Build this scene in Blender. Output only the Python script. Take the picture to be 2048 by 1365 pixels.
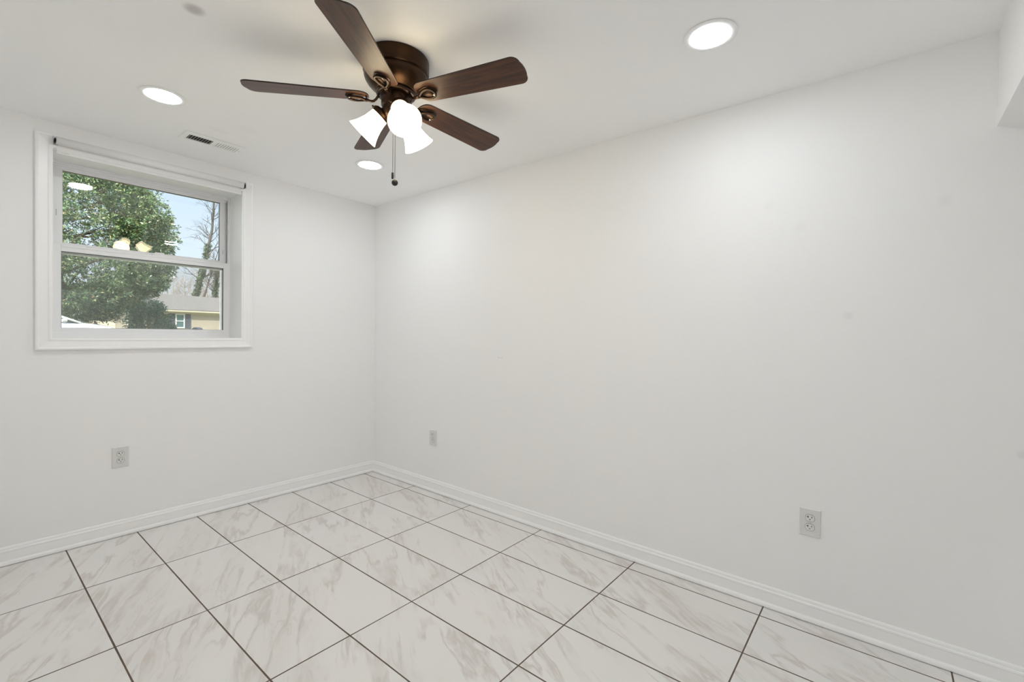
import bpy, bmesh, math, random
import numpy as np
from mathutils import Vector, Matrix
for o in list(bpy.data.objects): bpy.data.objects.remove(o)
scene = bpy.context.scene
col = scene.collection
PI = math.pi

# ------------------------------------------------------------------ camera
yaw, pitch, roll = 0.8869030, -0.0155257, 0.0148522
fwd = Vector((math.sin(yaw)*math.cos(pitch), math.cos(yaw)*math.cos(pitch), math.sin(pitch)))
rt = Vector((math.cos(yaw), -math.sin(yaw), 0)); up = rt.cross(fwd)
r2 = rt*math.cos(roll) + up*math.sin(roll); u2 = -rt*math.sin(roll) + up*math.cos(roll)
cam = bpy.data.cameras.new('camera'); cam_ob = bpy.data.objects.new('camera', cam); col.objects.link(cam_ob)
M = Matrix.Identity(4)
for i in range(3):
    M[i][0] = r2[i]; M[i][1] = u2[i]; M[i][2] = -fwd[i]
M[0][3], M[1][3], M[2][3] = -2.31339, -3.42291, 1.20956
cam_ob.matrix_world = M
cam.sensor_fit = 'HORIZONTAL'; cam.sensor_width = 36; cam.lens = 913.229/2048*36
cam.clip_start = .02; cam.clip_end = 400
scene.camera = cam_ob

# ------------------------------------------------------------------ world, sun, exposure
scene.view_settings.view_transform = 'Standard'; scene.view_settings.look = 'None'
scene.view_settings.exposure = 0.0; scene.view_settings.gamma = 1.0
scene.view_settings.use_curve_mapping = False
scene.cycles.max_bounces = 14; scene.cycles.diffuse_bounces = 12; scene.cycles.transparent_max_bounces = 16
world = bpy.data.worlds.new('world'); scene.world = world; world.use_nodes = True
wn = world.node_tree.nodes; wl = world.node_tree.links; wn.clear()
wo = wn.new('ShaderNodeOutputWorld'); wb = wn.new('ShaderNodeBackground'); wt = wn.new('ShaderNodeTexCoord')
ws = wn.new('ShaderNodeSeparateXYZ'); wr = wn.new('ShaderNodeValToRGB')
wl.new(wt.outputs['Generated'], ws.inputs[0]); wl.new(ws.outputs['Z'], wr.inputs[0])
e = wr.color_ramp.elements
e[0].position = 0.0; e[0].color = (.80, .86, .93, 1)
e[1].position = 0.35; e[1].color = (.52, .69, .92, 1)
x = e.new(0.12); x.color = (.71, .81, .93, 1)
x = e.new(0.62); x.color = (2.3, 2.5, 2.8, 1)  # upper sky, above the view, raised to brighten the window returns
# glow lobe added in the off-view western sky to light the right window return
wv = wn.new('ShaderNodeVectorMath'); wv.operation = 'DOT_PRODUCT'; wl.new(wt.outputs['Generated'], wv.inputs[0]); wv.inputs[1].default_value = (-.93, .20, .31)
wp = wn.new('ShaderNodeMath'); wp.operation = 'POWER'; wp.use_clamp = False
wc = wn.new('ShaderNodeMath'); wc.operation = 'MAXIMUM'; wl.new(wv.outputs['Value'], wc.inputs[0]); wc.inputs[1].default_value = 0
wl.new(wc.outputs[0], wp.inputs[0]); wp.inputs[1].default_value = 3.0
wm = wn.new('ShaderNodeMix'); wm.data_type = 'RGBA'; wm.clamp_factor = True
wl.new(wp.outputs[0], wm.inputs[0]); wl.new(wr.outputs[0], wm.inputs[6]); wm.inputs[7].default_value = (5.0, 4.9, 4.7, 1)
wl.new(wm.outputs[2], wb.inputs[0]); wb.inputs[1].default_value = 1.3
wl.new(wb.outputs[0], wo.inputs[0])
sun = bpy.data.lights.new('sun', 'SUN'); sun.energy = 7.5; sun.angle = .01; sun.color = (1, .95, .86)
sun_ob = bpy.data.objects.new('sun', sun); col.objects.link(sun_ob)
sun_ob.rotation_euler = Vector((.55, .56, -.62)).to_track_quat('-Z', 'Y').to_euler()
LAMP = 85.0            # radiance of the recessed lights' diffusers
SHADE = 9.0            # radiance of the lit glass shades
H = 2.2931             # ceiling height

# ------------------------------------------------------------------ helpers
class MB:
    def __init__(s): s.v = []; s.f = []; s.m = []; s.sm = []
    def add(s, vs, fs, mi=0, smooth=False):
        b = len(s.v); s.v += [tuple(map(float, p)) for p in vs]
        for f in fs: s.f.append([b+i for i in f]); s.m.append(mi); s.sm.append(smooth)
        return s
    def box(s, x0, x1, y0, y1, z0, z1, mi=0, mat=None):
        vs = [Vector((x, y, z)) for x in (x0, x1) for y in (y0, y1) for z in (z0, z1)]
        if mat is not None: vs = [mat @ p for p in vs]
        return s.add(vs, [(0,1,3,2),(4,6,7,5),(0,4,5,1),(2,3,7,6),(0,2,6,4),(1,5,7,3)], mi)
    def lathe(s, prof, n=48, mat=None, mi=0, smooth=True, cap0=False, cap1=False):
        vs = []; fs = []
        for r, z in prof:
            for i in range(n):
                a = 2*PI*i/n; p = Vector((r*math.cos(a), r*math.sin(a), z))
                vs.append(mat @ p if mat is not None else p)
        for j in range(len(prof)-1):
            for i in range(n):
                k = (i+1) % n
                fs.append((j*n+i, j*n+k, (j+1)*n+k, (j+1)*n+i))
        s.add(vs, fs, mi, smooth)
        b = len(s.v) - len(vs)
        if cap0: s.f.append([b+i for i in range(n)][::-1]); s.m.append(mi); s.sm.append(False)
        if cap1: s.f.append([b+(len(prof)-1)*n+i for i in range(n)]); s.m.append(mi); s.sm.append(False)
        return s
    def tube(s, pts, rad, n=8, closed=False, mi=0, flat=1.0, upv=(0,0,1), cap=True):
        pts = [Vector(p) for p in pts]; N = len(pts)
        rs = rad if isinstance(rad, (list, tuple)) else [rad]*N
        vs = []; fs = []
        for i, p in enumerate(pts):
            a = pts[(i-1) % N] if (closed or i > 0) else p
            c = pts[(i+1) % N] if (closed or i < N-1) else p
            t = (c-a).normalized(); u = Vector(upv)
            if abs(t.dot(u)) > .97: u = Vector((1, 0, 0)) if abs(t.x) < .9 else Vector((0, 1, 0))
            sd = t.cross(u).normalized(); w = sd.cross(t).normalized()
            for k in range(n):
                an = 2*PI*k/n
                vs.append(p + sd*math.cos(an)*rs[i] + w*math.sin(an)*rs[i]*flat)
        for i in range(N if closed else N-1):
            j = (i+1) % N
            for k in range(n):
                l = (k+1) % n
                fs.append((i*n+k, i*n+l, j*n+l, j*n+k))
        s.add(vs, fs, mi, True)
        if cap and not closed:
            b = len(s.v)-len(vs)
            s.f.append([b+k for k in range(n)][::-1]); s.m.append(mi); s.sm.append(False)
            s.f.append([b+(N-1)*n+k for k in range(n)]); s.m.append(mi); s.sm.append(False)
        return s
    def prism(s, poly, fn, mi=0, smooth=False):
        """poly: 2-D outline, fn(p, side) -> 3-D point for side 0 / 1"""
        n = len(poly); vs = [fn(p, 0) for p in poly] + [fn(p, 1) for p in poly]
        fs = [list(range(n))[::-1], list(range(n, 2*n))] + [(i, (i+1) % n, n+(i+1) % n, n+i) for i in range(n)]
        return s.add(vs, fs, mi, smooth)
    def build(s, name, mats, parent=None, bevel=0, seg=2, loc=None):
        me = bpy.data.meshes.new(name); me.from_pydata(s.v, [], s.f)
        for m in (mats if isinstance(mats, (list, tuple)) else [mats]): me.materials.append(m)
        me.polygons.foreach_set('material_index', s.m); me.polygons.foreach_set('use_smooth', s.sm)
        bm = bmesh.new(); bm.from_mesh(me); bmesh.ops.recalc_face_normals(bm, faces=bm.faces); bm.to_mesh(me); bm.free()
        me.update()
        o = bpy.data.objects.new(name, me); col.objects.link(o)
        if parent: o.parent = parent
        if loc: o.location = loc
        if bevel:
            b = o.modifiers.new('bevel', 'BEVEL'); b.width = bevel; b.segments = seg; b.limit_method = 'ANGLE'
        return o

def tag(o, label=None, cat=None, group=None, kind=None):
    if label: o['label'] = label
    if cat: o['category'] = cat
    if group: o['group'] = group
    if kind: o['kind'] = kind
    return o
def thing(name, label, cat, loc=(0,0,0), rz=0, group=None, kind=None):
    o = bpy.data.objects.new(name, None); col.objects.link(o); o.empty_display_size = .05
    o.location = loc; o.rotation_euler = (0, 0, rz)
    return tag(o, label, cat, group, kind)
def copy_tree(o, parent=None):
    c = o.copy(); col.objects.link(c); c.parent = parent
    for ch in [k for k in bpy.data.objects if k.parent == o]: copy_tree(ch, c)
    return c

# ------------------------------------------------------------------ materials
def mat(name, color=(.8,.8,.8), rough=.5, metal=0, spec=.5, coat=0, emit=None, es=0):
    m = bpy.data.materials.new(name); m.use_nodes = True
    b = m.node_tree.nodes['Principled BSDF']
    b.inputs['Base Color'].default_value = (*color, 1); b.inputs['Roughness'].default_value = rough
    b.inputs['Metallic'].default_value = metal; b.inputs['Specular IOR Level'].default_value = spec
    b.inputs['Coat Weight'].default_value = coat
    if emit: b.inputs['Emission Color'].default_value = (*emit, 1); b.inputs['Emission Strength'].default_value = es
    return m
class NT:
    def __init__(s, m): s.t = m.node_tree; s.n = s.t.nodes; s.l = s.t.links; s.b = s.n['Principled BSDF']
    def new(s, t, **k):
        n = s.n.new(t)
        for a, v in k.items(): setattr(n, a, v)
        return n
    def put(s, sock, v):
        if isinstance(v, bpy.types.NodeSocket): s.l.new(v, sock)
        else: sock.default_value = v
    def math(s, op, a, b=None, c=None, clamp=False):
        n = s.new('ShaderNodeMath', operation=op, use_clamp=clamp)
        for i, v in enumerate((a, b, c)):
            if v is not None: s.put(n.inputs[i], v)
        return n.outputs[0]
    def mix(s, f, a, b):
        n = s.new('ShaderNodeMix', data_type='RGBA')
        s.put(n.inputs[0], f); s.put(n.inputs[6], a); s.put(n.inputs[7], b)
        return n.outputs[2]
    def noise(s, vec, scale, detail=3, rough=.5, dist=0):
        n = s.new('ShaderNodeTexNoise'); s.put(n.inputs['Vector'], vec)
        n.inputs['Scale'].default_value = scale; n.inputs['Detail'].default_value = detail
        n.inputs['Roughness'].default_value = rough; n.inputs['Distortion'].default_value = dist
        return n.outputs[0]
    def obj(s): return s.new('ShaderNodeTexCoord').outputs['Object']
    def mapping(s, vec, loc=(0,0,0), rot=(0,0,0), sc=(1,1,1)):
        n = s.new('ShaderNodeMapping'); s.put(n.inputs[0], vec)
        n.inputs[1].default_value = loc; n.inputs[2].default_value = rot; n.inputs[3].default_value = sc
        return n.outputs[0]
    def ramp(s, f, stops):
        n = s.new('ShaderNodeValToRGB'); s.put(n.inputs[0], f); el = n.color_ramp.elements
        while len(el) < len(stops): el.new(.5)
        for i, (p, c) in enumerate(stops):
            el[i].position = p; el[i].color = (*c, 1) if len(c) == 3 else c
        return n.outputs[0]
    def bump(s, h, strength=.1, dist=.002):
        n = s.new('ShaderNodeBump'); s.put(n.inputs['Height'], h)
        n.inputs['Strength'].default_value = strength; n.inputs['Distance'].default_value = dist
        s.l.new(n.outputs[0], s.b.inputs['Normal'])
    def color(s, v): s.put(s.b.inputs['Base Color'], v)

def paint_mat(name, color, rough=.55, spots=(), lines=()):
    """painted drywall and the marks that sit on it"""
    m = mat(name, color, rough, spec=.3); t = NT(m); p = t.obj()
    c = t.mix(t.math('MULTIPLY', t.noise(p, 1.3, 1), .02), (*color, 1), (*[q*.8 for q in color], 1))
    for pos, r, dark, sc in spots:
        q = t.mapping(p, [-a*b for a, b in zip(pos, sc)], sc=sc)
        q2 = t.new('ShaderNodeVectorMath', operation='LENGTH'); t.l.new(q, q2.inputs[0])
        f = t.new('ShaderNodeMapRange', interpolation_type='SMOOTHSTEP'); t.l.new(q2.outputs['Value'], f.inputs[0])
        f.inputs[1].default_value = r; f.inputs[2].default_value = r*.25; f.inputs[3].default_value = 0; f.inputs[4].default_value = dark
        c = t.mix(f.outputs[0], c, (.30, .29, .27, 1))
    t.color(c)
    return m
WALL = (.901, .901, .898)
M_WALL_B = paint_mat('wall_paint_window_side', WALL)
M_WALL_R = paint_mat('wall_paint_right_side', WALL, spots=[
    ((0, -3.306, 1.304), .024, .09, (1,1,1)), ((0, -3.585, 1.727), .030, .05, (1,1,1)),
    ((0, -3.010, 1.80), .030, .035, (1,1,1)), ((0, -3.131, 1.688), .030, .035, (1,1,1)),
    ((0, -3.80, .822), .022, .12, (1,1,1)), ((0, -1.436, 1.049), .024, .22, (1,1,8)),
    ((0, -1.42, 1.052), .006, .35, (1,1,1)), ((0, -1.452, 1.049), .005, .35, (1,1,1))])
M_WALL = paint_mat('wall_paint', WALL)
M_CEIL = paint_mat('ceiling_paint', (.957, .957, .955), .7, spots=[
    ((-1.792, -1.587, H), .042, .55, (1,1,1)), ((-1.40, -.60, H), .10, .05, (1,1.8,1)), ((-1.30, -.74, H), .08, .05, (1,1,1))])
M_TRIM = mat('trim_paint', (.93, .93, .925), .32, spec=.45)
M_VINYL = mat('window_vinyl', (.90, .90, .91), .3)
M_VINYL_G = mat('window_vinyl_channel', (.58, .58, .60), .4)
M_PLASTIC = mat('outlet_plastic', (.74, .735, .715), .35)
M_RECEPT = mat('receptacle_plastic', (.78, .775, .76), .3)
M_BLACK = mat('black_plastic', (.012, .011, .010), .35)
M_DARK = mat('dark_gap', (.02, .018, .016), .8)
M_GAP = mat('plate_gap', (.16, .155, .15), .8)
M_STEEL = mat('steel', (.55, .55, .56), .3, 1)
M_FABRIC = mat('blind_fabric', (.83, .83, .82), .75, spec=.2)
M_DUCT = mat('duct_dark', (.03, .027, .02), .8)
M_LENS = mat('light_diffuser', (.9,.9,.9), .5, emit=(.908, .950, 1), es=LAMP)
M_RING = mat('downlight_trim', (.92, .92, .915), .4)

def bronze():
    m = mat('oiled_bronze', (.13, .065, .030), .34, .85); t = NT(m); p = t.obj()
    t.color(t.mix(t.noise(p, 14, 4), (.022, .011, .006, 1), (.070, .034, .015, 1)))
    t.put(t.b.inputs['Roughness'], t.math('MULTIPLY_ADD', t.noise(p, 30, 3), .16, .27))
    return m
M_BRONZE = bronze()
M_ARM = mat('blade_arm_bronze', (.034, .017, .009), .30, .7)
def walnut():
    m = mat('walnut_blade', (.05, .022, .011), .40, spec=.36, coat=.04); t = NT(m); p = t.obj()
    q = t.mapping(p, sc=(2.2, 34, 10))
    g = t.noise(q, 1.6, 6, .62, .8)
    c = t.ramp(g, [(.28, (.022, .009, .005)), (.5, (.056, .020, .008)), (.62, (.092, .033, .011)), (.8, (.036, .014, .007))])
    t.color(c); t.b.inputs['Coat Roughness'].default_value = .38
    return m
M_WOOD = walnut()
M_WOOD_EDGE = mat('blade_edge', (.018, .010, .007), .45)
M_SHADE = mat('frosted_glass_lit', (.9, .87, .8), .35, emit=(1, .83, .54), es=SHADE)
M_BULB = mat('bulb_lit', (.9,.9,.9), .4, emit=(1, .89, .72), es=45)

def glass_mat(name, tint=(1,1,1)):
    m = bpy.data.materials.new(name); m.use_nodes = True; n = m.node_tree.nodes; l = m.node_tree.links; n.clear()
    o = n.new('ShaderNodeOutputMaterial'); mx = n.new('ShaderNodeMixShader'); tr = n.new('ShaderNodeBsdfTransparent')
    gl = n.new('ShaderNodeBsdfGlossy'); fr = n.new('ShaderNodeFresnel'); fr.inputs[0].default_value = 1.5
    tr.inputs[0].default_value = (*tint, 1); gl.inputs['Roughness'].default_value = 0.0
    l.new(fr.outputs[0], mx.inputs[0]); l.new(tr.outputs[0], mx.inputs[1]); l.new(gl.outputs[0], mx.inputs[2]); l.new(mx.outputs[0], o.inputs[0])
    return m
M_GLASS = glass_mat('window_glass', (.985, .995, .99))
def screen_mat():
    m = bpy.data.materials.new('insect_screen_mesh'); m.use_nodes = True; n = m.node_tree.nodes; l = m.node_tree.links; n.clear()
    o = n.new('ShaderNodeOutputMaterial'); mx = n.new('ShaderNodeMixShader'); tr = n.new('ShaderNodeBsdfTransparent'); df = n.new('ShaderNodeBsdfDiffuse')
    df.inputs[0].default_value = (.30, .29, .27, 1); mx.inputs[0].default_value = .30
    l.new(tr.outputs[0], mx.inputs[1]); l.new(df.outputs[0], mx.inputs[2]); l.new(mx.outputs[0], o.inputs[0])
    return m
M_SCREEN = screen_mat()

def tile_mat():
    m = mat('marble_tile_floor', (.8,.78,.75), .28, spec=.42); t = NT(m); p = t.obj()
    sp = t.new('ShaderNodeSeparateXYZ'); t.l.new(p, sp.inputs[0])
    u = t.math('DIVIDE', t.math('ADD', sp.outputs[0], .0972), .3048)
    v = t.math('DIVIDE', t.math('ADD', sp.outputs[1], .5783), .6121)
    iu, iv = t.math('FLOOR', u), t.math('FLOOR', v)
    fu, fv = t.math('FRACT', u), t.math('FRACT', v)
    # slightly uneven joint widths
    wob = t.math('MULTIPLY_ADD', t.noise(p, 3.1, 2), .0016, -.0008)
    du = t.math('MULTIPLY', t.math('MINIMUM', fu, t.math('SUBTRACT', 1, fu)), .3048)
    dv = t.math('MULTIPLY', t.math('MINIMUM', fv, t.math('SUBTRACT', 1, fv)), .6121)
    gu = t.math('LESS_THAN', t.math('ADD', du, wob), .0029)
    gv = t.math('LESS_THAN', t.math('ADD', dv, wob), .0028)
    grout = t.math('MAXIMUM', gu, gv)
    cid = t.new('ShaderNodeCombineXYZ'); t.l.new(iu, cid.inputs[0]); t.l.new(iv, cid.inputs[1])
    wnz = t.new('ShaderNodeTexWhiteNoise', noise_dimensions='3D'); t.l.new(cid.outputs[0], wnz.inputs['Vector'])
    sc = t.new('ShaderNodeVectorMath', operation='MULTIPLY'); t.l.new(wnz.outputs['Color'], sc.inputs[0]); sc.inputs[1].default_value = (9, 9, 9)
    ad = t.new('ShaderNodeVectorMath', operation='ADD'); t.l.new(p, ad.inputs[0]); t.l.new(sc.outputs[0], ad.inputs[1])
    # veins run obliquely across every tile
    q = t.mapping(t.mapping(ad.outputs[0], rot=(0, 0, math.radians(-62))), sc=(.75, 3.6, 1))
    warp = t.new('ShaderNodeTexNoise'); t.l.new(q, warp.inputs['Vector']); warp.inputs['Scale'].default_value = 3.2; warp.inputs['Detail'].default_value = 4
    wv = t.new('ShaderNodeVectorMath', operation='MULTIPLY_ADD'); t.l.new(warp.outputs['Color'], wv.inputs[0]); wv.inputs[1].default_value = (.38, .38, 0); t.l.new(q, wv.inputs[2])
    n1 = t.noise(wv.outputs[0], 1.55, 5, .55, .3)
    ridge = t.math('SUBTRACT', 1, t.math('MULTIPLY', t.math('ABSOLUTE', t.math('SUBTRACT', n1, .5)), 24), clamp=True)
    n2 = t.noise(wv.outputs[0], 3.4, 4, .6, .2)
    ridge2 = t.math('SUBTRACT', 1, t.math('MULTIPLY', t.math('ABSOLUTE', t.math('SUBTRACT', n2, .47)), 34), clamp=True)
    msk = t.new('ShaderNodeMapRange'); t.l.new(t.noise(ad.outputs[0], 5.0, 2), msk.inputs[0]); msk.inputs[1].default_value = .36; msk.inputs[2].default_value = .56
    soft = t.new('ShaderNodeMapRange'); t.l.new(t.noise(wv.outputs[0], 1.3, 3), soft.inputs[0]); soft.inputs[1].default_value = .5; soft.inputs[2].default_value = .75
    vein = t.math('MULTIPLY', t.math('MULTIPLY', t.math('POWER', ridge, 1.3), msk.outputs[0]), .64)
    vein2 = t.math('MULTIPLY', t.math('MULTIPLY', ridge2, soft.outputs[0]), .56)
    tone = t.mix(t.noise(ad.outputs[0], 2.4, 2), (.54, .475, .41, 1), (.52, .49, .46, 1))
    base = t.mix(t.math('MULTIPLY', wnz.outputs['Value'], .5), (.775, .760, .742, 1), (.76, .745, .728, 1))
    c = t.mix(t.math('MULTIPLY', soft.outputs[0], .22), base, tone)
    c = t.mix(t.math('MAXIMUM', vein, vein2), c, tone)
    gc = t.mix(t.noise(p, 22, 4), (.060, .042, .029, 1), (.165, .122, .088, 1))
    t.color(t.mix(grout, c, gc))
    t.put(t.b.inputs['Roughness'], t.math('MULTIPLY_ADD', grout, .5, .30))
    return m
M_TILE = tile_mat()

# ------------------------------------------------------------------ room shell
XL, YF = -2.75, -5.2
tag(MB().box(XL-.15, .15, YF-.15, .30, -.12, 0).build('floor', M_TILE), 'white marble-look tile floor with thin brown grout lines', 'floor', kind='structure')
WX0, WX1, WZ0, WZ1, WD = -1.976, -1.052, 1.150, 2.150, .31
b = MB()
b.box(XL-.15, WX0, 0, WD, 0, H); b.box(WX1, .15, 0, WD, 0, H); b.box(WX0, WX1, 0, WD, 0, WZ0); b.box(WX0, WX1, 0, WD, WZ1, H)
tag(b.build('wall_back', M_WALL_B), 'white wall holding the window', 'wall', kind='structure')
tag(MB().box(0, .15, YF-.15, 0, 0, H).build('wall_right', M_WALL_R), 'long bare white wall on the right with faint scuffs', 'wall', kind='structure')
tag(MB().box(XL-.15, XL, YF-.15, 0, 0, H).build('wall_left', M_WALL), 'white wall on the left', 'wall', kind='structure')
tag(MB().box(XL, 0, YF-.15, YF, 0, H).build('wall_front', M_WALL), 'white wall facing the window', 'wall', kind='structure')
tag(MB().box(XL-.15, .15, YF-.15, WD, H, H+.14).build('ceiling', M_CEIL), 'flat white painted ceiling', 'ceiling', kind='structure')
# boxed-in drop at the upper right: vertical face at y = -3.71, underside sloping down behind it
SY = -3.712
prof = [(SY, H), (SY, 1.962), (SY-.07, 1.938), (SY-.75, 1.70), (SY-.75, H)]
b = MB().prism(prof, lambda p, s: (0 if s else XL, p[0], p[1]))
tag(b.build('trim_2', M_WALL), 'white boxed-in ceiling drop at the right wall', 'soffit', kind='structure')

# baseboards: profile (distance from wall, height)
bprof = [(0, .003), (.017, .003), (.017, .010), (.0155, .017), (.012, .022), (.009, .0235), (.009, .066), (.0105, .070), (.0095, .076), (.0065, .079), (.0065, .083), (.0055, .089), (.003, .0935), (0, .094)]
T = MB()
T.add([(XL, -d, z) for d, z in bprof] + [(-d, -d, z) for d, z in bprof], [(i, (i+1) % 14, 14+(i+1) % 14, 14+i) for i in range(14)] + [list(range(14)), list(range(14, 28))])
tag(T.build('baseboard_back', M_TRIM), 'white moulded baseboard under the window wall', 'baseboard', kind='structure')
T = MB()
T.add([(-d, -d, z) for d, z in bprof] + [(-d, YF, z) for d, z in bprof], [(i, (i+1) % 14, 14+(i+1) % 14, 14+i) for i in range(14)] + [list(range(14)), list(range(14, 28))])
tag(T.build('baseboard_right', M_TRIM), 'white moulded baseboard along the long right wall', 'baseboard', kind='structure')

# ------------------------------------------------------------------ window
# casing: mitred profile (distance in from the outer edge, projection into the room)
cprof = [(0, .0), (0, .017), (.004, .019), (.010, .019), (.014, .0165), (.020, .0155), (.034, .013), (.046, .0115), (.050, .0135), (.056, .0135), (.060, .0105), (.066, .0105), (.066, 0)]
cx0, cx1, cz0, cz1 = -2.041, -.994, 1.0885, 2.2225
b = MB(); vs = []; fs = []
for d, h in cprof:
    for X, Z in ((cx0+d, cz0+d), (cx1-d, cz0+d), (cx1-d, cz1-d), (cx0+d, cz1-d)): vs.append((X, -h, Z))
for i in range(len(cprof)-1):
    for k in range(4): fs.append((i*4+k, i*4+(k+1) % 4, i*4+4+(k+1) % 4, i*4+4+k))
b.add(vs, fs); tag(b.build('trim_1', M_TRIM), 'white moulded casing around the window', 'window trim', kind='structure')

win = thing('window_1', 'white vinyl single-hung window in a deep recess', 'window', (WX0, .225, WZ0), kind='structure')
def frame_boxes(b, x0, x1, z0, z1, l, r, bt, tp, y0, y1):
    b.box(x0, x0+l, y0, y1, z0, z1); b.box(x1-r, x1, y0, y1, z0, z1); b.box(x0+l, x1-r, y0, y1, z0, z0+bt); b.box(x0+l, x1-r, y0, y1, z1-tp, z1)
W = WX1-WX0
L = lambda x: x-WX0
# outer frame with its tracks (local coords: x from the left jamb, y from the frame's inner face, z from the sill)
b = MB(); frame_boxes(b, 0, W, 0, 1.0, .014, .006, .037, .008, 0, .085)
frame_boxes(b, .014, W-.006, .037, .992, .007, .007, .0, .010, .012, .085)
b.box(.021, W-.013, .030, .085, .970, .985); b.box(.0, W, .06, .095, .0, .055)
b.box(W-.026, W, .0615, .085, .055, .992); b.box(0, .034, .0615, .085, .055, .992); b.box(.034, W-.026, .0615, .085, .970, .992)
b.build('window_frame', M_VINYL, win, .0012)
b = MB(); b.box(W-.013, W-.0115, .016, .028, .54, .98); b.box(.0205, .0215, .016, .028, .54, .98)
b.build('track_liner', M_VINYL_G, win)
# lower sash in front
lx0, lx1, lz0, lz1 = L(-1.952), L(-1.056), .037, .532
s1 = MB(); frame_boxes(s1, lx0, lx1, lz0, lz1, .034, .036, .020, .037, .004, .030)
s1.box(lx0+.034, lx1-.036, .0, .004, lz1-.012, lz1)
lower = s1.build('lower_sash', M_VINYL, win, .0015)
b = MB(); frame_boxes(b, lx0+.033, lx1-.035, lz0+.019, lz1-.036, .0025, .0035, .0022, .0028, .0075, .0235); b.build('glazing_gasket', M_BLACK, lower)
b = MB()
for yy in (.010, .022): b.box(lx0+.033, lx1-.035, yy, yy+.003, lz0+.019, lz1-.036)
b.build('glass_pane', M_GLASS, lower)
def lock(cx, w, h, parent):
    k = MB(); k.box(cx-w/2, cx+w/2, .006, .028, lz1, lz1+h*.55); k.box(cx-w*.32, cx+w*.40, .008, .022, lz1+h*.55, lz1+h); k.box(cx-w*.62, cx-w*.3, .004, .012, lz1+h*.2, lz1+h*.6)
    return k.build('sash_lock', M_VINYL, parent, .002)
lock(L(-1.765), .075, .010, lower); lock(L(-1.462), .068, .021, lower)
# upper sash behind
ux0, ux1, uz0, uz1 = L(-1.955), L(-1.072), .483, .984
s2 = MB(); frame_boxes(s2, ux0, ux1, uz0, uz1, .046, .034, .067, .022, .036, .060)
upper = s2.build('upper_sash', M_VINYL, win, .0015)
b = MB(); frame_boxes(b, ux0+.045, ux1-.033, uz0+.066, uz1-.021, .0015, .0025, .0015, .0035, .0385, .0575); b.build('glazing_gasket', M_BLACK, upper)
b = MB()
gx_ = (ux0+.045, ux1-.033); gz_ = (uz0+.066, uz1-.021)
for yb, yt in ((.042, .042), (.0525, .0543)):     # the outer pane is not quite parallel to the inner one
    b.add([(x_, yy+o_, z_) for x_ in gx_ for o_ in (0, .003) for yy, z_ in ((yb, gz_[0]), (yt, gz_[1]))], [(0,1,3,2),(4,6,7,5),(0,4,5,1),(2,3,7,6),(0,2,6,4),(1,5,7,3)])
b.build('glass_pane', M_GLASS, upper)
b = MB(); b.box(ux0+.018, ux0+.022, .034, .036, .70, .735); b.box(ux1-.016, ux1-.012, .034, .036, .60, .63); b.build('tilt_latch', M_VINYL_G, upper)
b = MB(); b.add([(.02, .078, .04), (W-.012, .078, .04), (W-.012, .078, .53), (.02, .078, .53)], [(0, 1, 2, 3)])
sc_ = b.build('insect_screen', M_SCREEN, win)
b = MB(); frame_boxes(b, .014, W-.006, .037, .545, .012, .031, .012, .012, .074, .082); b.build('screen_frame', M_VINYL, sc_)

# roller blind
rb = thing('roller_blind', 'white roller blind rolled up across the top of the window', 'blind', (-1.5145, -.034, 2.1905))
hw = .451
rotx = Matrix.Rotation(PI/2, 4, 'Y')
MB().lathe([(.0, -hw), (.0205, -hw), (.0205, hw), (0, hw)], 32, rotx).build('fabric_roll', M_FABRIC, rb)
b = MB()
b.prism([(-.0205, 0), (-.0205, -.046), (-.0225, -.05), (-.0225, -.0625), (-.0145, -.0625), (-.0145, -.05), (-.0185, -.046), (-.0185, 0)], lambda p, s: ((hw-.004) if s else -(hw-.004), -p[0], p[1]))
b.build('hem_bar', M_FABRIC, rb)
MB().box(-hw+.022, -hw+.050, .0135, .0143, -.056, -.0535).build('label_strip', M_VINYL_G, rb)
for s in (-1, 1):
    b = MB()
    b.box(min(s*(hw+.0105), s*(hw+.012)), max(s*(hw+.0105), s*(hw+.012)), -.017, .016, -.02, .019)
    b.box(min(s*(hw+.0105), s*(hw-.010)), max(s*(hw+.0105), s*(hw-.010)), .016, .0215, -.02, .019)
    br = b.build('bracket', M_STEEL, rb, .001)
    MB().lathe([(0, hw+.001), (.011, hw+.001), (.0105, hw+.006), (.006, hw+.0075), (.006, hw+.0104), (0, hw+.0104)], 24, Matrix.Rotation(s*PI/2, 4, 'Y')).build('end_plug', M_BLACK, br)

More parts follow.
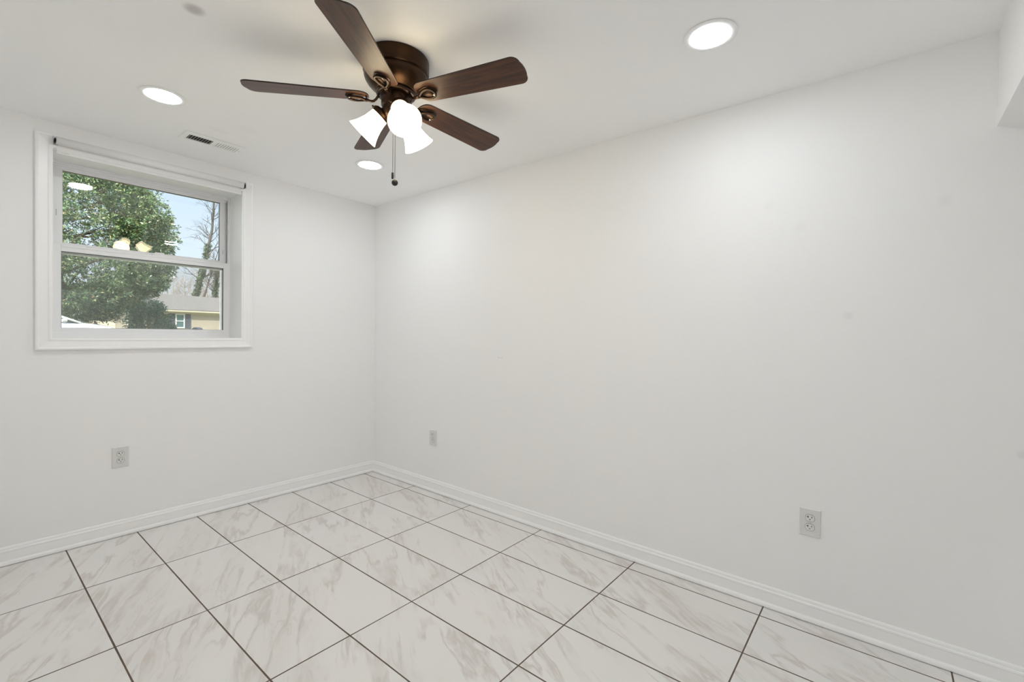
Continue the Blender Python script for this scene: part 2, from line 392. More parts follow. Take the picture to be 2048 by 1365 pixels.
# ------------------------------------------------------------------ outlets (built facing -Y, origin on the wall)
def outlet(label, loc, rz):
    t = thing('wall_outlet', label, 'outlet', loc, rz, 'duplex outlets low on the walls')
    w, h = .0385, .0595
    vs = []; 
    for ww, hh, y in ((w, h, 0), (w, h, -.003), (w-.003, h-.003, -.0062)): vs += [(-ww, y, -hh), (ww, y, -hh), (ww, y, hh), (-ww, y, hh)]
    fs = [(i*4+k, i*4+(k+1) % 4, i*4+4+(k+1) % 4, i*4+4+k) for i in (0, 1) for k in range(4)] + [(8, 9, 10, 11)]
    MB().add(vs, fs).build('face_plate', M_PLASTIC, t)
    def oval(r, fl, n=40):
        return [(max(-r, min(r, r*math.cos(2*PI*i/n)*1.0)), max(-fl, min(fl, r*math.sin(2*PI*i/n)))) for i in range(n)]
    for cz in (.0195, -.0195):
        g = MB().prism(oval(.0180, .0150), lambda p, s: (p[0], -.0055 if s else -.0068, p[1]+cz)).build('socket_rim', M_GAP, t)
        r = MB().prism(oval(.0170, .0138), lambda p, s: (p[0], -.0055 if s else -.0082, p[1]+cz)).build('receptacle', M_RECEPT, t, .0006)
        MB().box(-.0079, -.0053, -.0086, -.0080, cz+.0005, cz+.0090).box(-.0122, -.0060, -.0086, -.0080, cz+.0036, cz+.0060).build('slot', M_BLACK, r)
        MB().box(.0054, .0078, -.0086, -.0080, cz+.0012, cz+.0085).build('slot', M_BLACK, r)
        MB().prism([(.0030*math.cos(a*PI/10), cz-.0068+.0032*math.sin(a*PI/10) if a <= 10 else cz-.0088) for a in range(11)], lambda p, s: (p[0], -.0080 if s else -.0086, p[1])).build('ground_hole', M_BLACK, r)
    MB().lathe([(0, .0074), (.0028, .0072), (.0033, .0062), (.0033, .0055)], 16, Matrix.Rotation(PI/2, 4, 'X')).build('screw', M_PLASTIC, t)
    return t
outlet('white wall outlet on the window wall, below the window', (-1.697, 0, .461), 0)
outlet('white wall outlet on the long right wall, small and close to the room corner', (0, -.777, .410), -PI/2)
outlet('white wall outlet on the long right wall, nearest and largest, at lower right', (0, -3.194, .424), -PI/2)

# ------------------------------------------------------------------ recessed lights
def downlight(label, x, y):
    t = thing('recessed_light', label, 'ceiling light', (x, y, H), 0, 'recessed ceiling lights')
    MB().lathe([(.0850, -.0005), (.0850, -.0015), (.0900, -.0015), (.0902, -.0028), (.0880, -.0040), (.0800, -.0045), (.0720, -.0042), (.0682, -.0034), (.0678, 0)], 72).build('trim_ring', M_RING, t)
    MB().lathe([(.0680, -.0034), (.056, -.0052), (.035, -.0068), (.0, -.0078)], 40).build('diffuser', M_LENS, t)
    return t
downlight('round white recessed light near the long right wall, nearest and largest', -.589, -2.915)
downlight('round white recessed light on the left, above the window and beside the vent', -1.691, -.800)
downlight('round white recessed light beyond the ceiling fan, near the far corner', -.597, -.811)
downlight('round white recessed light over the near left side of the room', -1.691, -2.915)
downlight('added unseen fill light past the ceiling drop', -1.35, -4.80)  # out-of-view light added here to brighten the room

# ------------------------------------------------------------------ ceiling register
vt = thing('ceiling_vent', 'white rectangular ceiling register with dark and light louvres, in front of the window', 'vent', (-1.354, -.384, H))
b = MB()
X, Y, ox, oy, t_ = .150, .074, .125, .038, .006
vs = []
for a, c, z in ((X-.006, Y-.006, -.0004), (X-.006, Y-.006, -.0016), (X, Y, -.0016), (X, Y, -.0032), (X-.007, Y-.007, -t_), (ox, oy, -t_), (ox, oy, 0)): vs += [(-a, -c, z), (a, -c, z), (a, c, z), (-a, c, z)]
b.add(vs, [(i*4+k, i*4+(k+1) % 4, i*4+4+(k+1) % 4, i*4+4+k) for i in range(6) for k in range(4)])
b.box(-.007, .007, -oy, oy, -t_, -.001)
fr = b.build('register_frame', M_TRIM, vt)
MB().box(-ox, ox, -oy, oy, -.0012, -.0004).build('damper_opening', M_DUCT, vt)
for name, sgn in (('left', -1), ('right', 1)):
    b = MB()
    for i in range(9):
        cx = sgn*.0075 + sgn*(.0065 + i*.0130)
        ang = math.radians(-50 if sgn < 0 else 8)
        mm = Matrix.Translation((cx, 0, -.0042)) @ Matrix.Rotation(ang, 4, 'Y')
        ww = .0030 if sgn < 0 else .0046
        b.box(-ww, ww, -oy, oy, -.0005, .0005, mat=mm)
    tag(b.build('louvre_bank', M_TRIM, vt), 'open louvre bank showing the dark duct' if sgn < 0 else 'louvre bank turned away from the window')
MB().lathe([(0, -.0075), (.0025, -.0072), (.0034, -.006), (.0034, -.005)], 14, Matrix.Translation((.138, .004, 0))).build('screw', M_STEEL, vt)

# ------------------------------------------------------------------ ceiling fan
FX, FY = -1.189, -1.890
fan = thing('ceiling_fan', 'bronze hugger ceiling fan with five walnut blades and three lit glass shades', 'ceiling fan', (FX, FY, H))
Z = lambda z: z-H
hp = [(.1265, 0), (.1285, -.003), (.1290, -.012), (.1290, -.045), (.1275, -.055), (.1250, -.0595), (.1180, -.0605), (.1180, -.0655), (.1245, -.0675),
      (.1235, -.074), (.1195, -.084), (.1120, -.096), (.1010, -.108), (.0900, -.117), (.0815, -.123), (.0790, -.126), (.060, -.127), (0, -.127)]
MB().lathe(hp, 72).build('motor_housing', M_BRONZE, fan)
MB().lathe([(0, -.1268), (.074, -.1268), (.0765, -.129), (.0765, -.139), (.073, -.142), (.056, -.143), (0, -.143)], 60).build('flywheel', M_ARM, fan)
sw = MB().lathe([(0, -.1425), (.0565, -.1425), (.0575, -.145), (.0575, -.182), (.0545, -.187), (.0535, -.193), (.0545, -.196), (.0525, -.214), (.045, -.228), (.032, -.238), (.016, -.243), (.010, -.250), (0, -.252)], 60).build('switch_housing', M_BRONZE, fan)
for a in (70, 190, 250, 310):
    MB().lathe([(0, .0036), (.003, .003), (.0042, 0)], 12, Matrix.Rotation(math.radians(a), 4, 'Z') @ Matrix.Translation((.0572, 0, -.160)) @ Matrix.Rotation(PI/2, 4, 'Y')).build('screw', M_ARM, sw)

ZB, RT, R0, TAU = 2.1382, .5622, .1045, -.2102
def bw(r): return .0975 + (.1285-.0975)*r/RT
def blade_outline():
    pts = []
    rc = .030; n = 7
    w = bw(RT-.02)/2
    # tip: gentle arc with rounded corners (trailing to leading)
    ts = []
    for i in range(n+1):
        a = PI/2*i/n; ts.append((RT-.006-rc+rc*math.sin(a), w-rc+rc*math.cos(a)))
    for i in range(1, 6):
        y = (w-rc)*(1-i/3.0); ts.append((RT-.006+.006*(1-(y/(w-rc))**2), y))
    ts += [(x_, -y_) for x_, y_ in ts[:n+1]][::-1]
    # inner end: rounded shoulders
    w0 = bw(R0+.05)/2; inn = []
    for i in range(13):
        a = PI/2 + PI*i/12
        inn.append((R0+.045+.045*math.copysign(abs(math.cos(a))**.85, math.cos(a)), math.copysign(abs(math.sin(a))**.75, math.sin(a))*w0))
    return ts, inn
ts, inn = blade_outline()
outline = ts + inn[::-1]
offs = (.0376, -.0208, -.0071, .0091, -.0189)
taus = (.0027, .0292, -.025, -.0253, .0184)
drop = .0201
def blade(k):
    ang = 4.9779 + offs[k] - math.radians(72)*(k+1)
    b = MB(); tt = TAU + taus[k]
    tw = Matrix.Rotation(tt, 4, 'X') @ Matrix.Identity(4)
    rz = Matrix.Rotation(ang, 4, 'Z')
    dr = Matrix.Rotation(math.atan(drop), 4, 'Y')
    th = .0052
    base = Matrix.Translation((0, 0, Z(ZB+.3*drop))) @ rz @ dr @ tw
    b.prism(outline, lambda p, s: (p[0], p[1], th/2 if s else -th/2))
    b.m = [0, 0] + [1]*(len(b.m)-2)
    o = b.build('blade', [M_WOOD, M_WOOD_EDGE], fan, .0012)
    o.matrix_parent_inverse = Matrix.Identity(4); o.matrix_local = base
    # arm: curved neck from the flywheel, open pear-shaped loop under the blade, dark pad above it
    a = MB()
    loop = []
    for i in range(28):
        f = 2*PI*i/28; rr = .5*(1+math.cos(f))
        loop.append((.152+.034*math.cos(f), (.010+.0165*(rr**.8))*math.sin(f)*1.15, -.0135+.002*math.cos(f)))
    a.tube(loop, .0052, 8, True, flat=.8)
    neck = [(.118, 0, -.0145), (.108, 0, -.0165), (.097, 0, -.0185), (.086, 0, -.0165), (.077, 0, -.0085), (.072, 0, -.001), (.066, 0, .004)]
    a.tube(neck, [.0085, .0078, .0068, .0062, .0062, .0066, .0075], 10, flat=.75)
    pad = [(.150+.042*math.cos(f)*(1+.06*math.cos(5*f)), (.030+.004*math.cos(f))*math.sin(f)*(1+.06*math.cos(5*f))) for f in [2*PI*i/40 for i in range(40)]]
    inner = [(.152+.027*math.cos(f), .0185*math.sin(f)) for f in [2*PI*i/40 for i in range(40)]]
    vs = [(x_, y_, -.0027) for x_, y_ in pad] + [(x_*.985+.002, y_*.93, -.0080) for x_, y_ in pad] + [(x_, y_, -.0085) for x_, y_ in inner] + [(x_, y_, -.0040) for x_, y_ in inner]
    fs = [(j*40+i, j*40+(i+1) % 40, j*40+40+(i+1) % 40, j*40+40+i) for j in range(3) for i in range(40)] + [list(range(120, 160))]
    a.add(vs, fs, 0, True)
    ao = a.build('blade_arm', M_ARM, fan); ao.matrix_parent_inverse = Matrix.Identity(4); ao.matrix_local = base
    sc2 = MB()
    sc2.lathe([(0, -.0155), (.004, -.0150), (.005, -.013), (.005, -.008)], 12, Matrix.Translation((.178, .012, 0)))
    so = sc2.build('screw', M_STEEL, ao)
for k in range(5): blade(k)

# three lamps
sp = [(.0345, 0), (.0350, .004), (.0365, .022), (.0405, .045), (.0470, .068), (.0560, .090), (.0640, .1045)]
for k, a0 in enumerate((233.7, 113.7, 353.7)):
    a = math.radians(a0) + .2459
    h = Vector((math.cos(a), math.sin(a), 0)); el = .8057
    d = Vector((h.x*math.cos(el), h.y*math.cos(el), -math.sin(el)))
    N = Vector((0, 0, Z(2.0772))) + h*.0620
    R = d.to_track_quat('Z', 'Y').to_matrix().to_4x4(); R.translation = N
    c = MB(); c.tube([N-d*.058, N-d*.03, N-d*.016], [.013, .014, .018], 14)
    c.lathe([(.016, -.022), (.030, -.018), (.0385, -.010), (.0395, .004), (.0375, .006), (.0355, .006)], 36, R)
    so = c.build('lamp_socket', M_BRONZE, fan)
    for q_ in (0.6, 2.7, 4.8):
        MB().lathe([(0, .011), (.0035, .010), (.0035, .0)], 10, R @ Matrix.Rotation(q_, 4, 'Z') @ Matrix.Translation((.0385, 0, 0)) @ Matrix.Rotation(PI/2, 4, 'Y')).build('thumb_screw', M_ARM, so)
    sh = MB(); sh.lathe(sp + [(.0625, .1050), (.0545, .0900), (.0455, .068), (.0390, .045), (.0350, .022), (.0330, .004), (.0, .003)], 36, R)
    so2 = sh.build('lamp_shade', M_SHADE, fan)
    MB().lathe([(0, .078)] + [(.023*math.sin(f), .055+.023*math.cos(f)) for f in [PI*i/8 for i in range(1, 6)]] + [(.013, .030), (.012, .004)], 14, R).build('light_bulb', M_BULB, so2)
# two pull chains
side = Vector((r2.x, r2.y, 0)).normalized()
def chain(off, toward, z0, z1, kind):
    p = side*off - Vector((fwd.x, fwd.y, 0)).normalized()*toward
    b = MB(); n = int((z0-z1)/.0042)
    for i in range(n):
        zz = Z(z0 - i*.0042)
        b.lathe([(0, zz+.0016), (.0015, zz+.0006), (.0015, zz-.0006), (0, zz-.0016)], 6, Matrix.Translation((p.x, p.y, 0)))
    b.tube([(p.x, p.y, Z(z0)), (p.x, p.y, Z(z1))], .0005, 5)
    c = b.build('pull_chain', M_ARM, fan)
    m_ = Matrix.Translation((p.x, p.y, Z(z1)))
    if kind: MB().lathe([(0, 0)] + [(.0125*math.sin(PI*i/12), -.0125+.0125*math.cos(PI*i/12)) for i in range(1, 12)] + [(0, -.025)], 24, m_).build('pull_knob', M_BLACK, c)
    else: MB().lathe([(0, .001), (.0035, 0), (.0047, -.003), (.0047, -.022), (.004, -.025), (0, -.0255)], 16, m_).build('pull_tip', M_BLACK, c)
chain(-.0080, .010, 2.062, 1.846, 0)
chain(.0020, .014, 2.060, 1.817, 1)

# ------------------------------------------------------------------ outside
GZ = .30
def ground_mat():
    m = mat('lawn_ground', (.12, .13, .06), .9); t = NT(m); p = t.obj()
    t.color(t.ramp(t.noise(p, .8, 6, .65), [(.3, (.10, .12, .04)), (.6, (.20, .19, .09)), (.8, (.26, .23, .14))])); return m
tag(MB().box(-90, 130, WD+.02, 170, GZ-.3, GZ).build('ground', ground_mat()), 'lawn outside the window', 'lawn', kind='structure')
M_ROAD = mat('asphalt', (.10, .10, .105), .9)
tag(MB().box(-90, 130, 16.6, 21.0, GZ, GZ+.02).build('street', M_ROAD), 'grey street between the window and the brick house', 'street', kind='structure')

rng = np.random.default_rng(7)
def leaf_cloud(name, centers, normals, n_per, size, spread, material, parent, seed=0, asp=.34):
    """rosettes of single creased leaves around each centre, one mesh"""
    g = np.random.default_rng(seed); C = np.repeat(np.asarray(centers), n_per, 0); Nn = np.repeat(np.asarray(normals), n_per, 0); n = len(C)
    d = Nn*.7 + g.normal(size=(n, 3))*.75; d /= np.linalg.norm(d, axis=1)[:, None]
    s = np.cross(d, g.normal(size=(n, 3))); s /= np.linalg.norm(s, axis=1)[:, None]
    w = np.cross(d, s)
    L_ = size*(.65+.6*g.random(n))[:, None]
    B = C + g.normal(size=(n, 3))*spread
    mid = B + d*L_*.5 - w*L_*.06; tip = B + d*L_ - w*L_*.16
    V = np.stack([B, mid + s*L_*asp*.5 + w*L_*.05, tip, mid - s*L_*asp*.5 + w*L_*.05], 1).reshape(-1, 3)
    F = np.arange(4*n).reshape(-1, 4)
    me = bpy.data.meshes.new(name); me.vertices.add(4*n); me.vertices.foreach_set('co', V.ravel())
    me.loops.add(4*n); me.loops.foreach_set('vertex_index', F.ravel()); me.polygons.add(n)
    me.polygons.foreach_set('loop_start', np.arange(n)*4); me.polygons.foreach_set('loop_total', np.full(n, 4))
    me.materials.append(material); me.update(); me.validate()
    o = bpy.data.objects.new(name, me); col.objects.link(o); o.parent = parent
    return o
def leaf_mat(name, stops, rough=.35, spec=.6, trans=.0):
    m = mat(name, (.05,.1,.03), rough, spec=spec); t = NT(m)
    g = t.new('ShaderNodeNewGeometry')
    t.color(t.ramp(g.outputs['Random Per Island'], stops))
    return m
M_MAG = leaf_mat('magnolia_leaves', [(0, (.045, .10, .045)), (.45, (.10, .185, .08)), (.8, (.22, .30, .13)), (.93, (.38, .39, .19)), (1, (.36, .26, .15))], .26)
M_SHRUB = leaf_mat('shrub_leaves', [(0, (.04, .085, .045)), (.6, (.085, .15, .085)), (1, (.16, .24, .14))], .5)
M_IVY = leaf_mat('ivy_leaves', [(0, (.035, .065, .03)), (.7, (.075, .12, .055)), (1, (.14, .17, .09))], .5)
M_BARK = mat('grey_brown_bark', (.075, .068, .060), .9)
M_BARK_D = mat('dark_bark', (.09, .07, .055), .9)
M_TWIG = mat('haze_pale_twigs', (.33, .29, .27), .9)  # distance haze is put into this paler bark colour

def on_lobes(lobes, n, g, zmin):
    P = []; Nn = []
    wts = np.array([a*b*0+ (a*c+b*c+a*b) for _, (a, b, c) in lobes]); wts = wts/wts.sum()
    while len(P) < n:
        i = g.choice(len(lobes), p=wts); c, r = lobes[i]
        d = g.normal(size=3); d /= np.linalg.norm(d); f = .80+.22*g.random()
        p = np.array(c) + d*np.array(r)*f
        if p[2] < zmin(p) : continue
        if any((((p-np.array(c2))/np.array(r2_))**2).sum() < .45 for j, (c2, r2_) in enumerate(lobes) if j != i): continue
        P.append(p); q = d/np.array(r); Nn.append(q/np.linalg.norm(q))
    return np.array(P), np.array(Nn)
def clumps(P, Nn, per, rad, g):
    k = len(P); C = np.repeat(P, per, 0); N0 = np.repeat(Nn, per, 0); d = N0*.55+g.normal(size=C.shape); d /= np.linalg.norm(d, axis=1)[:, None]
    R_ = rad*(.55+.9*g.random((k, 1))).repeat(per, 0)
    return C + d*R_*(.75+.35*g.random((len(C), 1))), d

# magnolia
mg = thing('magnolia_tree', 'large glossy evergreen magnolia filling the left of the window view', 'tree', (.6, 24, GZ))
g = np.random.default_rng(3)
lobes = [((-.5, 0, 4.7), (4.2, 3.6, 4.1)), ((1.9, -.5, 4.7), (1.6, 2.2, 2.8)), ((2.35, -.7, 3.9), (1.25, 1.6, 1.5)), ((.7, -1.0, 6.0), (2.4, 2.2, 2.1)), ((-1.2, -1.6, 2.9), (2.6, 2.2, 1.9)), ((-1.0, -1.2, 6.3), (2.8, 2.4, 2.4)), ((.2, -1.9, 3.6), (2.2, 1.7, 1.9)), ((.8, .3, 1.75), (1.15, 1.0, .75))]
P_, N_ = on_lobes(lobes, 760, g, lambda p: 1.20 + max(0, min(1.5, (p[0]-1.3)*1.3)))
Cc, Nd = clumps(P_, N_, 24, .42, g)
leaf_cloud('foliage', Cc, Nd, 9, .125, .045, M_MAG, mg, 11, .38)
tb = MB(); tb.tube([(0, .3, 0), (.1, .3, 1.2), (0, .2, 2.6), (-.2, .2, 5), (-.2, .1, 8)], [.30, .24, .2, .14, .04], 10)
for i in range(46):
    z0 = 1.0+g.random()*5.5; a = g.random()*2*PI; ln = 3.4*(1-abs(z0-3.5)/7)*(.6+.5*g.random())
    p0 = Vector((-.05, .2, z0)); p2 = p0+Vector((math.cos(a)*ln, math.sin(a)*ln, .4+g.random()*1.2)); p1 = (p0+p2)/2+Vector((0, 0, .3*(g.random()-.3)))
    tb.tube([p0, p1, p2], [.07, .045, .015], 6)
tb.build('trunk', M_BARK_D, mg)

# round shrub in front of the house
sh = thing('round_shrub', 'rounded dark green shrub in front of the brick house', 'shrub', (5.05, 30, GZ))
g = np.random.default_rng(5)
P_, N_ = on_lobes([((0, 0, 1.15), (1.0, 1.0, 1.2)), ((-.15, -.1, 1.70), (.75, .7, .78))], 270, g, lambda p: .05)
Cc, Nd = clumps(P_, N_, 14, .20, g)
leaf_cloud('foliage', Cc, Nd, 6, .10, .03, M_SHRUB, sh, 12, .42)
tb = MB()
for i in range(9):
    a = i*.7; tb.tube([(0, 0, 0), (math.cos(a)*.3, math.sin(a)*.3, .8), (math.cos(a)*.6, math.sin(a)*.6, 1.5)], [.04, .03, .012], 6)
tb.build('stem', M_BARK_D, sh)

# bare trees
def grow(b, p, d, ln, r, depth, g, twig=3, up_=.12, spread=.6):
    n = 4; pts = [p]; q = p; dd = d
    for i in range(n):
        dd = (dd + Vector(g.normal(size=3))*.10 + Vector((0, 0, up_*.4))).normalized(); q = q + dd*ln/n; pts.append(q)
    b.tube(pts, [r*(1-.45*i/n) for i in range(n+1)], 6 if r > .05 else 4, cap=False)
    if depth == 0: return
    for i in range(twig):
        k = 1 + int(g.random()*n); k = min(k, n)
        ax = Vector(g.normal(size=3)); nd = (dd + ax*spread*.75 + Vector((0, 0, up_))).normalized()
        grow(b, pts[k], nd, ln*(.5+.3*g.random()), r*.45, depth-1, g, twig, up_, spread)
def bare_tree(label, path, r0, seed, nb, blen, depth, material, ivy=0, group=None):
    g = np.random.default_rng(seed); base = Vector(path[0])
    t = thing('bare_tree', label, 'tree', (base.x, base.y, GZ), 0, group)
    pts = [Vector(p)-base for p in path]; pts[0].z = 0
    for p in pts[1:]: p.z += base.z-GZ
    b = MB(); n = len(pts); b.tube(pts, [r0*(1-.82*i/(n-1)) for i in range(n)], 8)
    for i in range(nb):
        f = .30+.70*g.random(); k = min(int(f*(n-1)), n-2); w = f*(n-1)-k
        p = pts[k].lerp(pts[k+1], w); a = g.random()*2*PI
        d = Vector((math.cos(a), math.sin(a)*.7, .75)).normalized()
        grow(b, p, d, blen*(1.25-f)*(.6+.6*g.random()), r0*.30*(1.15-f), depth, g)
    tr = b.build('trunk', material, t)
    if ivy:
        P0 = []
        for i in range(950):
            f = g.random()**1.1*ivy; k = min(int(f*(n-1)), n-2); w = f*(n-1)-k
            p = pts[k].lerp(pts[k+1], w); a = g.random()*2*PI; rr = r0*(1.0-.45*f)+.10*g.random()
            P0.append((p.x+math.cos(a)*rr, p.y+math.sin(a)*rr, p.z))
        P0 = np.array(P0); leaf_cloud('ivy', P0, np.tile((0, 0, .4), (len(P0), 1)), 4, .17, .04, M_IVY, t, seed, .6)
    return t
bare_tree('tall bare tree with an ivy-covered trunk, rising behind the roof', [(15.23, 61, GZ), (16.29, 61, 5.25), (17.12, 61, 9.07), (17.95, 61, 13.48), (18.16, 61, 17.19), (18.43, 61, 19.17)], .28, 21, 26, 2.4, 3, M_BARK, .52)
bare_tree('slender bare tree with a leaning dark trunk, right of the ivy-covered tree', [(14.48, 54, GZ), (15.02, 54, 4.86), (15.82, 54, 7.78), (16.54, 54, 10.63), (16.87, 54, 13.42)], .17, 22, 20, 1.7, 3, M_BARK_D)
bare_tree('short ivy-clad bare tree at the right edge of the window view', [(20.03, 68, GZ), (20.55, 68, 5.97), (20.9, 68, 10.15), (21.18, 68, 14.33)], .27, 23, 18, 2.0, 3, M_BARK, .6)
for i in range(15):
    g = np.random.default_rng(100+i)
    y_ = 76+(i*5 % 7)*6.5; x_ = -2.3+(y_+3.4)*(.243+i*.0088); h_ = (8.0+g.random()*3.5)*y_/80
    bare_tree('thin pale bare tree in the woods behind the brick house', [(x_, y_, GZ), (x_+.1, y_, GZ+h_*.4), (x_+.3*g.random(), y_, GZ+h_*.75), (x_+.4*g.random(), y_, GZ+h_)], .15+.06*g.random(), 200+i, 34, 1.9, 3, M_TWIG, 0, 'bare woodland trees behind the house')

# brick house across the street
def brick_mat():
    m = mat('tan_brick', (.4,.32,.24), .9); t = NT(m); p = t.obj()
    br = t.new('ShaderNodeTexBrick'); t.l.new(t.mapping(p, rot=(PI/2, 0, 0)), br.inputs['Vector'])
    br.inputs['Scale'].default_value = 1.0; br.inputs['Brick Width'].default_value = .23; br.inputs['Row Height'].default_value = .082; br.inputs['Mortar Size'].default_value = .010
    br.inputs['Color1'].default_value = (.55, .475, .37, 1); br.inputs['Color2'].default_value = (.43, .37, .29, 1); br.inputs['Mortar'].default_value = (.58, .52, .43, 1)
    t.color(t.mix(t.math('MULTIPLY', t.noise(p, 1.2, 3), .35), br.outputs['Color'], (.33, .26, .19, 1))); return m
M_BRICK = brick_mat()
def roof_mat():
    m = mat('grey_shingles', (.3,.28,.27), .95); t = NT(m); p = t.obj()
    t.color(t.ramp(t.noise(t.mapping(p, sc=(1, 3, 3)), 3, 5, .7), [(.3, (.115, .104, .095)), (.7, (.20, .182, .168))])); return m
M_ROOF = roof_mat()
M_HTRIM = mat('cream_house_trim', (.62, .56, .42), .6); M_HWHITE = mat('white_siding', (.78, .78, .80), .6)
M_SHUT = mat('slate_blue_shutters', (.085, .095, .12), .7); M_PANE = mat('house_window_glass', (.08, .17, .16), .12, spec=.7); M_CURT = mat('house_curtain', (.22, .36, .32), .8)
hx, hy = 4.88, 40.0
hs = thing('brick_house', 'low tan brick house with grey roof, seen across the street', 'house', (hx, hy, GZ), .15)
Zg = lambda z: z-GZ
X1 = 22.0-hx
MB().box(.9, X1, 0, 8, 0, Zg(2.45)).box(0, 1.95, -1.0, 4, 0, Zg(2.40)).build('brick_wall', M_BRICK, hs)
# main roof (ridge along x), slab with overhang; front gable roof on the left wing
b = MB(); rz_ = Zg(4.10); ez = Zg(2.66)
b.prism([(-.45, ez), (4.0, rz_), (8.45, ez), (8.45, ez+.10), (4.0, rz_+.10), (-.45, ez+.10)], lambda p, s: (X1+.4 if s else .3, p[0], p[1]))
gx0, gx1, gpx, gpz, gez = -.65, 2.55, .95, Zg(3.40), Zg(2.36)
b.prism([(gx0, gez), (gpx, gpz), (gx1, gez), (gx1, gez+.09), (gpx, gpz+.09), (gx0, gez+.09)], lambda p, s: (p[0], 5.0 if s else -1.5, p[1]))
b.build('roof', M_ROOF, hs)
MB().prism([(0, Zg(2.40)), (1.9, Zg(2.40)), (gpx, gpz-.05)], lambda p, s: (p[0], -.9 if s else -1.0, p[1])).build('gable_siding', M_HWHITE, hs)
b = MB(); b.box(2.6, X1+.4, -.47, -.43, ez-.07, ez+.04); b.build('fascia', M_HTRIM, hs)
b = MB(); b.box(.9, X1+.4, -.43, 0, ez-.10, ez-.06); b.box(.9, X1, -.03, -.001, Zg(2.43), Zg(2.60)); b.build('eave_board', M_HTRIM, hs)
b = MB()
for s0, s1 in (((gx0, gez), (gpx, gpz)), ((gx1, gez), (gpx, gpz))):
    b.prism([(s0[0], s0[1]-.12), (s1[0], s1[1]-.12), (s1[0], s1[1]+.09), (s0[0], s0[1]+.09)], lambda p, s: (p[0], -1.50 if s else -1.54, p[1]))
b.build('rake_board', M_HWHITE, hs)
b = MB()
for s0, s1 in (((gx0, gez), (gpx, gpz)), ((gx1, gez), (gpx, gpz))):
    b.prism([(s0[0], s0[1]-.03), (s1[0], s1[1]-.03), (s1[0], s1[1]-.005), (s0[0], s0[1]-.005)], lambda p, s: (p[0], -1.0 if s else -1.50, p[1]))
b.build('rake_soffit', M_HTRIM, hs)
MB().tube([(.72, -1.06, 0), (.72, -1.06, Zg(2.38))], .05, 8).build('downspout', M_HWHITE, hs)
def house_window(x0, x1, z0, z1, y):
    f = MB(); frame_boxes(f, x0, x1, z0, z1, .08, .08, .09, .07, y-.06, y+.02); f.box(x0+.08, x1-.08, y-.06, y+.02, (z0+z1)/2-.03, (z0+z1)/2+.03)
    wo_ = f.build('house_window', M_HWHITE, hs)
    MB().box(x0+.08, x1-.08, y-.02, y-.012, z0+.09, z1-.07).build('window_glass', M_PANE, wo_)
    for sx in (x0-.44, x1+.05):
        k = MB(); frame_boxes(k, sx, sx+.39, z0-.02, z1+.02, .05, .05, .06, .06, y-.05, y)
        k.box(sx+.05, sx+.34, y-.03, y, z0+.04, z1-.04); k.box(sx+.05, sx+.34, y-.05, y, (z0+z1)/2-.03, (z0+z1)/2+.03)
        k.build('shutter', M_SHUT, hs)
house_window(9.04-hx, 9.70-hx, Zg(1.28), Zg(2.42), 0)
house_window(14.2-hx, 15.2-hx, Zg(1.28), Zg(2.42), 0)

# mailbox
mb_ = thing('mailbox', 'dark blue arched mailbox on a post before the brick house', 'mailbox', (5.09, 22, GZ), .75)
M_NAVY = mat('navy_metal', (.025, .035, .06), .45)
z0 = 1.27-GZ-.12
mb = MB().prism([(-.16, 0), (.16, 0)] + [(.16*math.cos(PI*i/12), .15+.16*math.sin(PI*i/12)) for i in range(13)], lambda p, s: (.19 if s else -.19, p[0], z0-.16+p[1]))
mb.build('box_body', M_NAVY, mb_, .004)
MB().box(-.05, .05, -.05, .05, 0, z0-.16).build('post', M_BARK_D, mb_)
MB().box(.05, .14, -.168, -.161, z0-.06, z0-.02).box(.05, .065, -.168, -.161, z0-.14, z0-.02).build('flag', mat('red_flag', (.4,.03,.02), .5), mb_)

# white car parked facing right
M_CARW = mat('white_car_paint', (.82, .82, .83), .18, spec=.6, coat=.6); M_CARG = mat('car_glass', (.03, .04, .045), .05, spec=.8)
M_TYRE = mat('tyre_rubber', (.02,.02,.02), .85); M_RIM = mat('wheel_rim', (.5,.5,.52), .3, .9); M_LAMPG = mat('headlamp', (.6,.62,.65), .08, spec=.8)
car = thing('car', 'white car parked in the street, seen at the lower left of the window', 'car', (-.75, 18.2, GZ+.02))
# side silhouette stations: x, half width, z bottom, z belt (shoulder), z top, half width at top
st = [(-2.25, .62, .45, .70, .86, .52), (-2.15, .80, .30, .82, 1.06, .64), (-1.75, .88, .26, .96, 1.13, .70), (-1.2, .90, .24, .98, 1.14, .72), (-.3, .91, .22, .98, 1.12, .74),
      (.6, .91, .22, .97, 1.10, .75), (1.15, .90, .24, .955, 1.085, .73), (1.55, .89, .26, .92, 1.04, .70), (1.95, .85, .28, .84, .965, .62), (2.20, .74, .30, .72, .86, .52), (2.30, .58, .38, .60, .70, .46)]
b = MB(); n = 12; vs = []
for x_, w, zb, zs, zt, wt in st:
    ring = [(0, zb), (w*.75, zb), (w*.97, zb+.08), (w, (zb+zs)/2), (w*.985, zs), (wt, zt-.02), (0, zt)]
    ring = ring + [(-a, c_) for a, c_ in ring[1:-1]][::-1]
    vs += [(x_, a, c_) for a, c_ in ring]
n = len(ring)
fs = [(i*n+k, i*n+(k+1) % n, i*n+n+(k+1) % n, i*n+n+k) for i in range(len(st)-1) for k in range(n)] + [list(range(n)), list(range((len(st)-1)*n, len(st)*n))]
b.add(vs, fs, 0, True)
bo = b.build('body', M_CARW, car); sd = bo.modifiers.new('sub', 'SUBSURF'); sd.levels = 2; sd.render_levels = 2
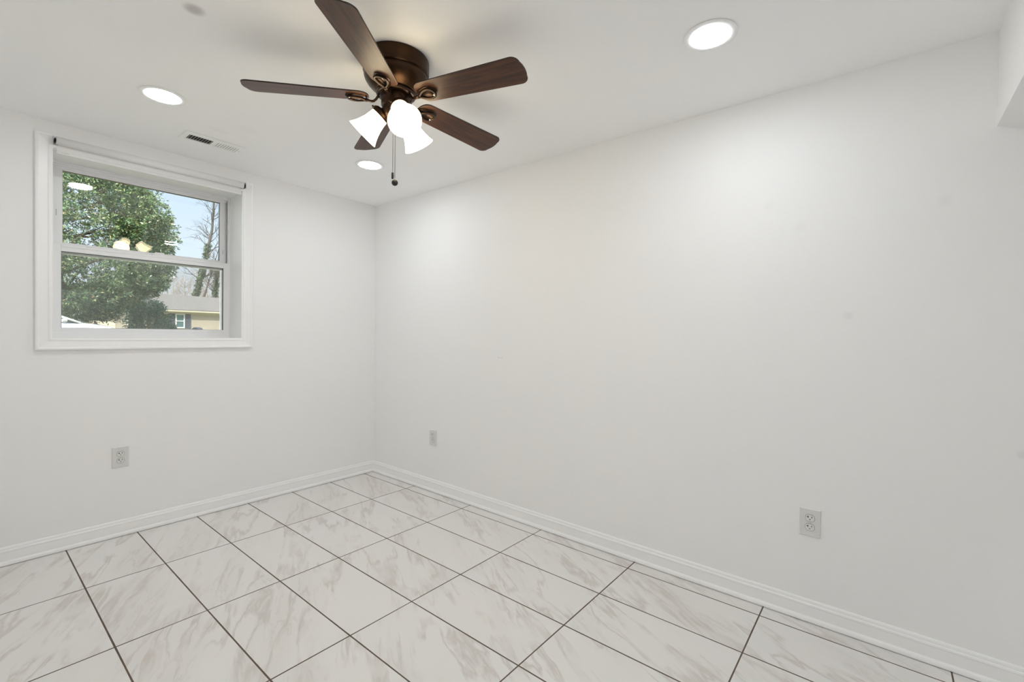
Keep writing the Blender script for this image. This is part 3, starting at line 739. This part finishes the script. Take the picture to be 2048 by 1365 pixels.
# cabin: glass house plus roof and pillars
roofp = [(-2.0, 1.06), (-1.55, 1.36), (-1.0, 1.47), (-.2, 1.49), (.30, 1.435), (.60, 1.30), (1.16, 1.06)]
b = MB(); vs = []
for x_, zt in roofp:
    wt = .74-.16*(zt-1.06)/.43
    vs += [(x_, -.775, 1.03), (x_, -wt, zt-.03), (x_, -wt*.8, zt), (x_, wt*.8, zt), (x_, wt, zt-.03), (x_, .775, 1.03)]
b.add(vs, [(i*6+k, i*6+k+1, i*6+7+k, i*6+6+k) for i in range(len(roofp)-1) for k in range(5)], 0, True); b.build('cabin_glass', M_CARG, car)
b = MB()
top = []
for sgn in (-1, 1):
    pth = [(x_, sgn*(.745-.16*(zt-1.06)/.43), zt-.02) for x_, zt in roofp]
    b.tube(pth, .042, 8)
    for xb, xt, zt in ((-.35, -.35, 1.48), (-1.45, -1.3, 1.42)): b.tube([(xb, sgn*.775, 1.05), (xt, sgn*.60, zt-.03)], .035, 6)
b.add([(x_, s*.56, z_+.012) for x_, z_ in roofp[1:5] for s in (-1, 1)], [(i*2, i*2+1, i*2+3, i*2+2) for i in range(3)], 0, True)
b.build('roof_panel', M_CARW, car)
for sgn in (-1, 1):
    b = MB(); b.lathe([(0, -.12), (.06, -.11), (.085, -.04), (.08, .06), (0, .10)], 16, Matrix.Translation((.74, sgn*.95, 1.11)) @ Matrix.Rotation(PI/2, 4, 'X') @ Matrix.Diagonal((1.0, .72, 1, 1)))
    b.tube([(.78, sgn*.78, 1.05), (.75, sgn*.90, 1.08)], .025, 6); b.build('mirror', M_CARW, car)
    MB().prism([(2.28, .62), (2.10, .66), (1.86, .80), (2.12, .76)], lambda p, s: (p[0], sgn*(.80 if s else .50), p[1]+.03)).build('headlamp', M_LAMPG, car)
    for wx in (-1.4, 1.42):
        rr = Matrix.Translation((wx, sgn*.80, .33)) @ Matrix.Rotation(PI/2, 4, 'X')
        wh = MB().lathe([(.20, -.10), (.31, -.11), (.33, -.08), (.33, .08), (.31, .11), (.20, .10)], 28, rr).build('wheel', M_TYRE, car)
        MB().lathe([(0, -.08), (.06, -.09), (.19, -.06), (.205, -.10), (.205, .10), (.19, .06), (0, .09)], 24, rr).build('rim', M_RIM, wh)
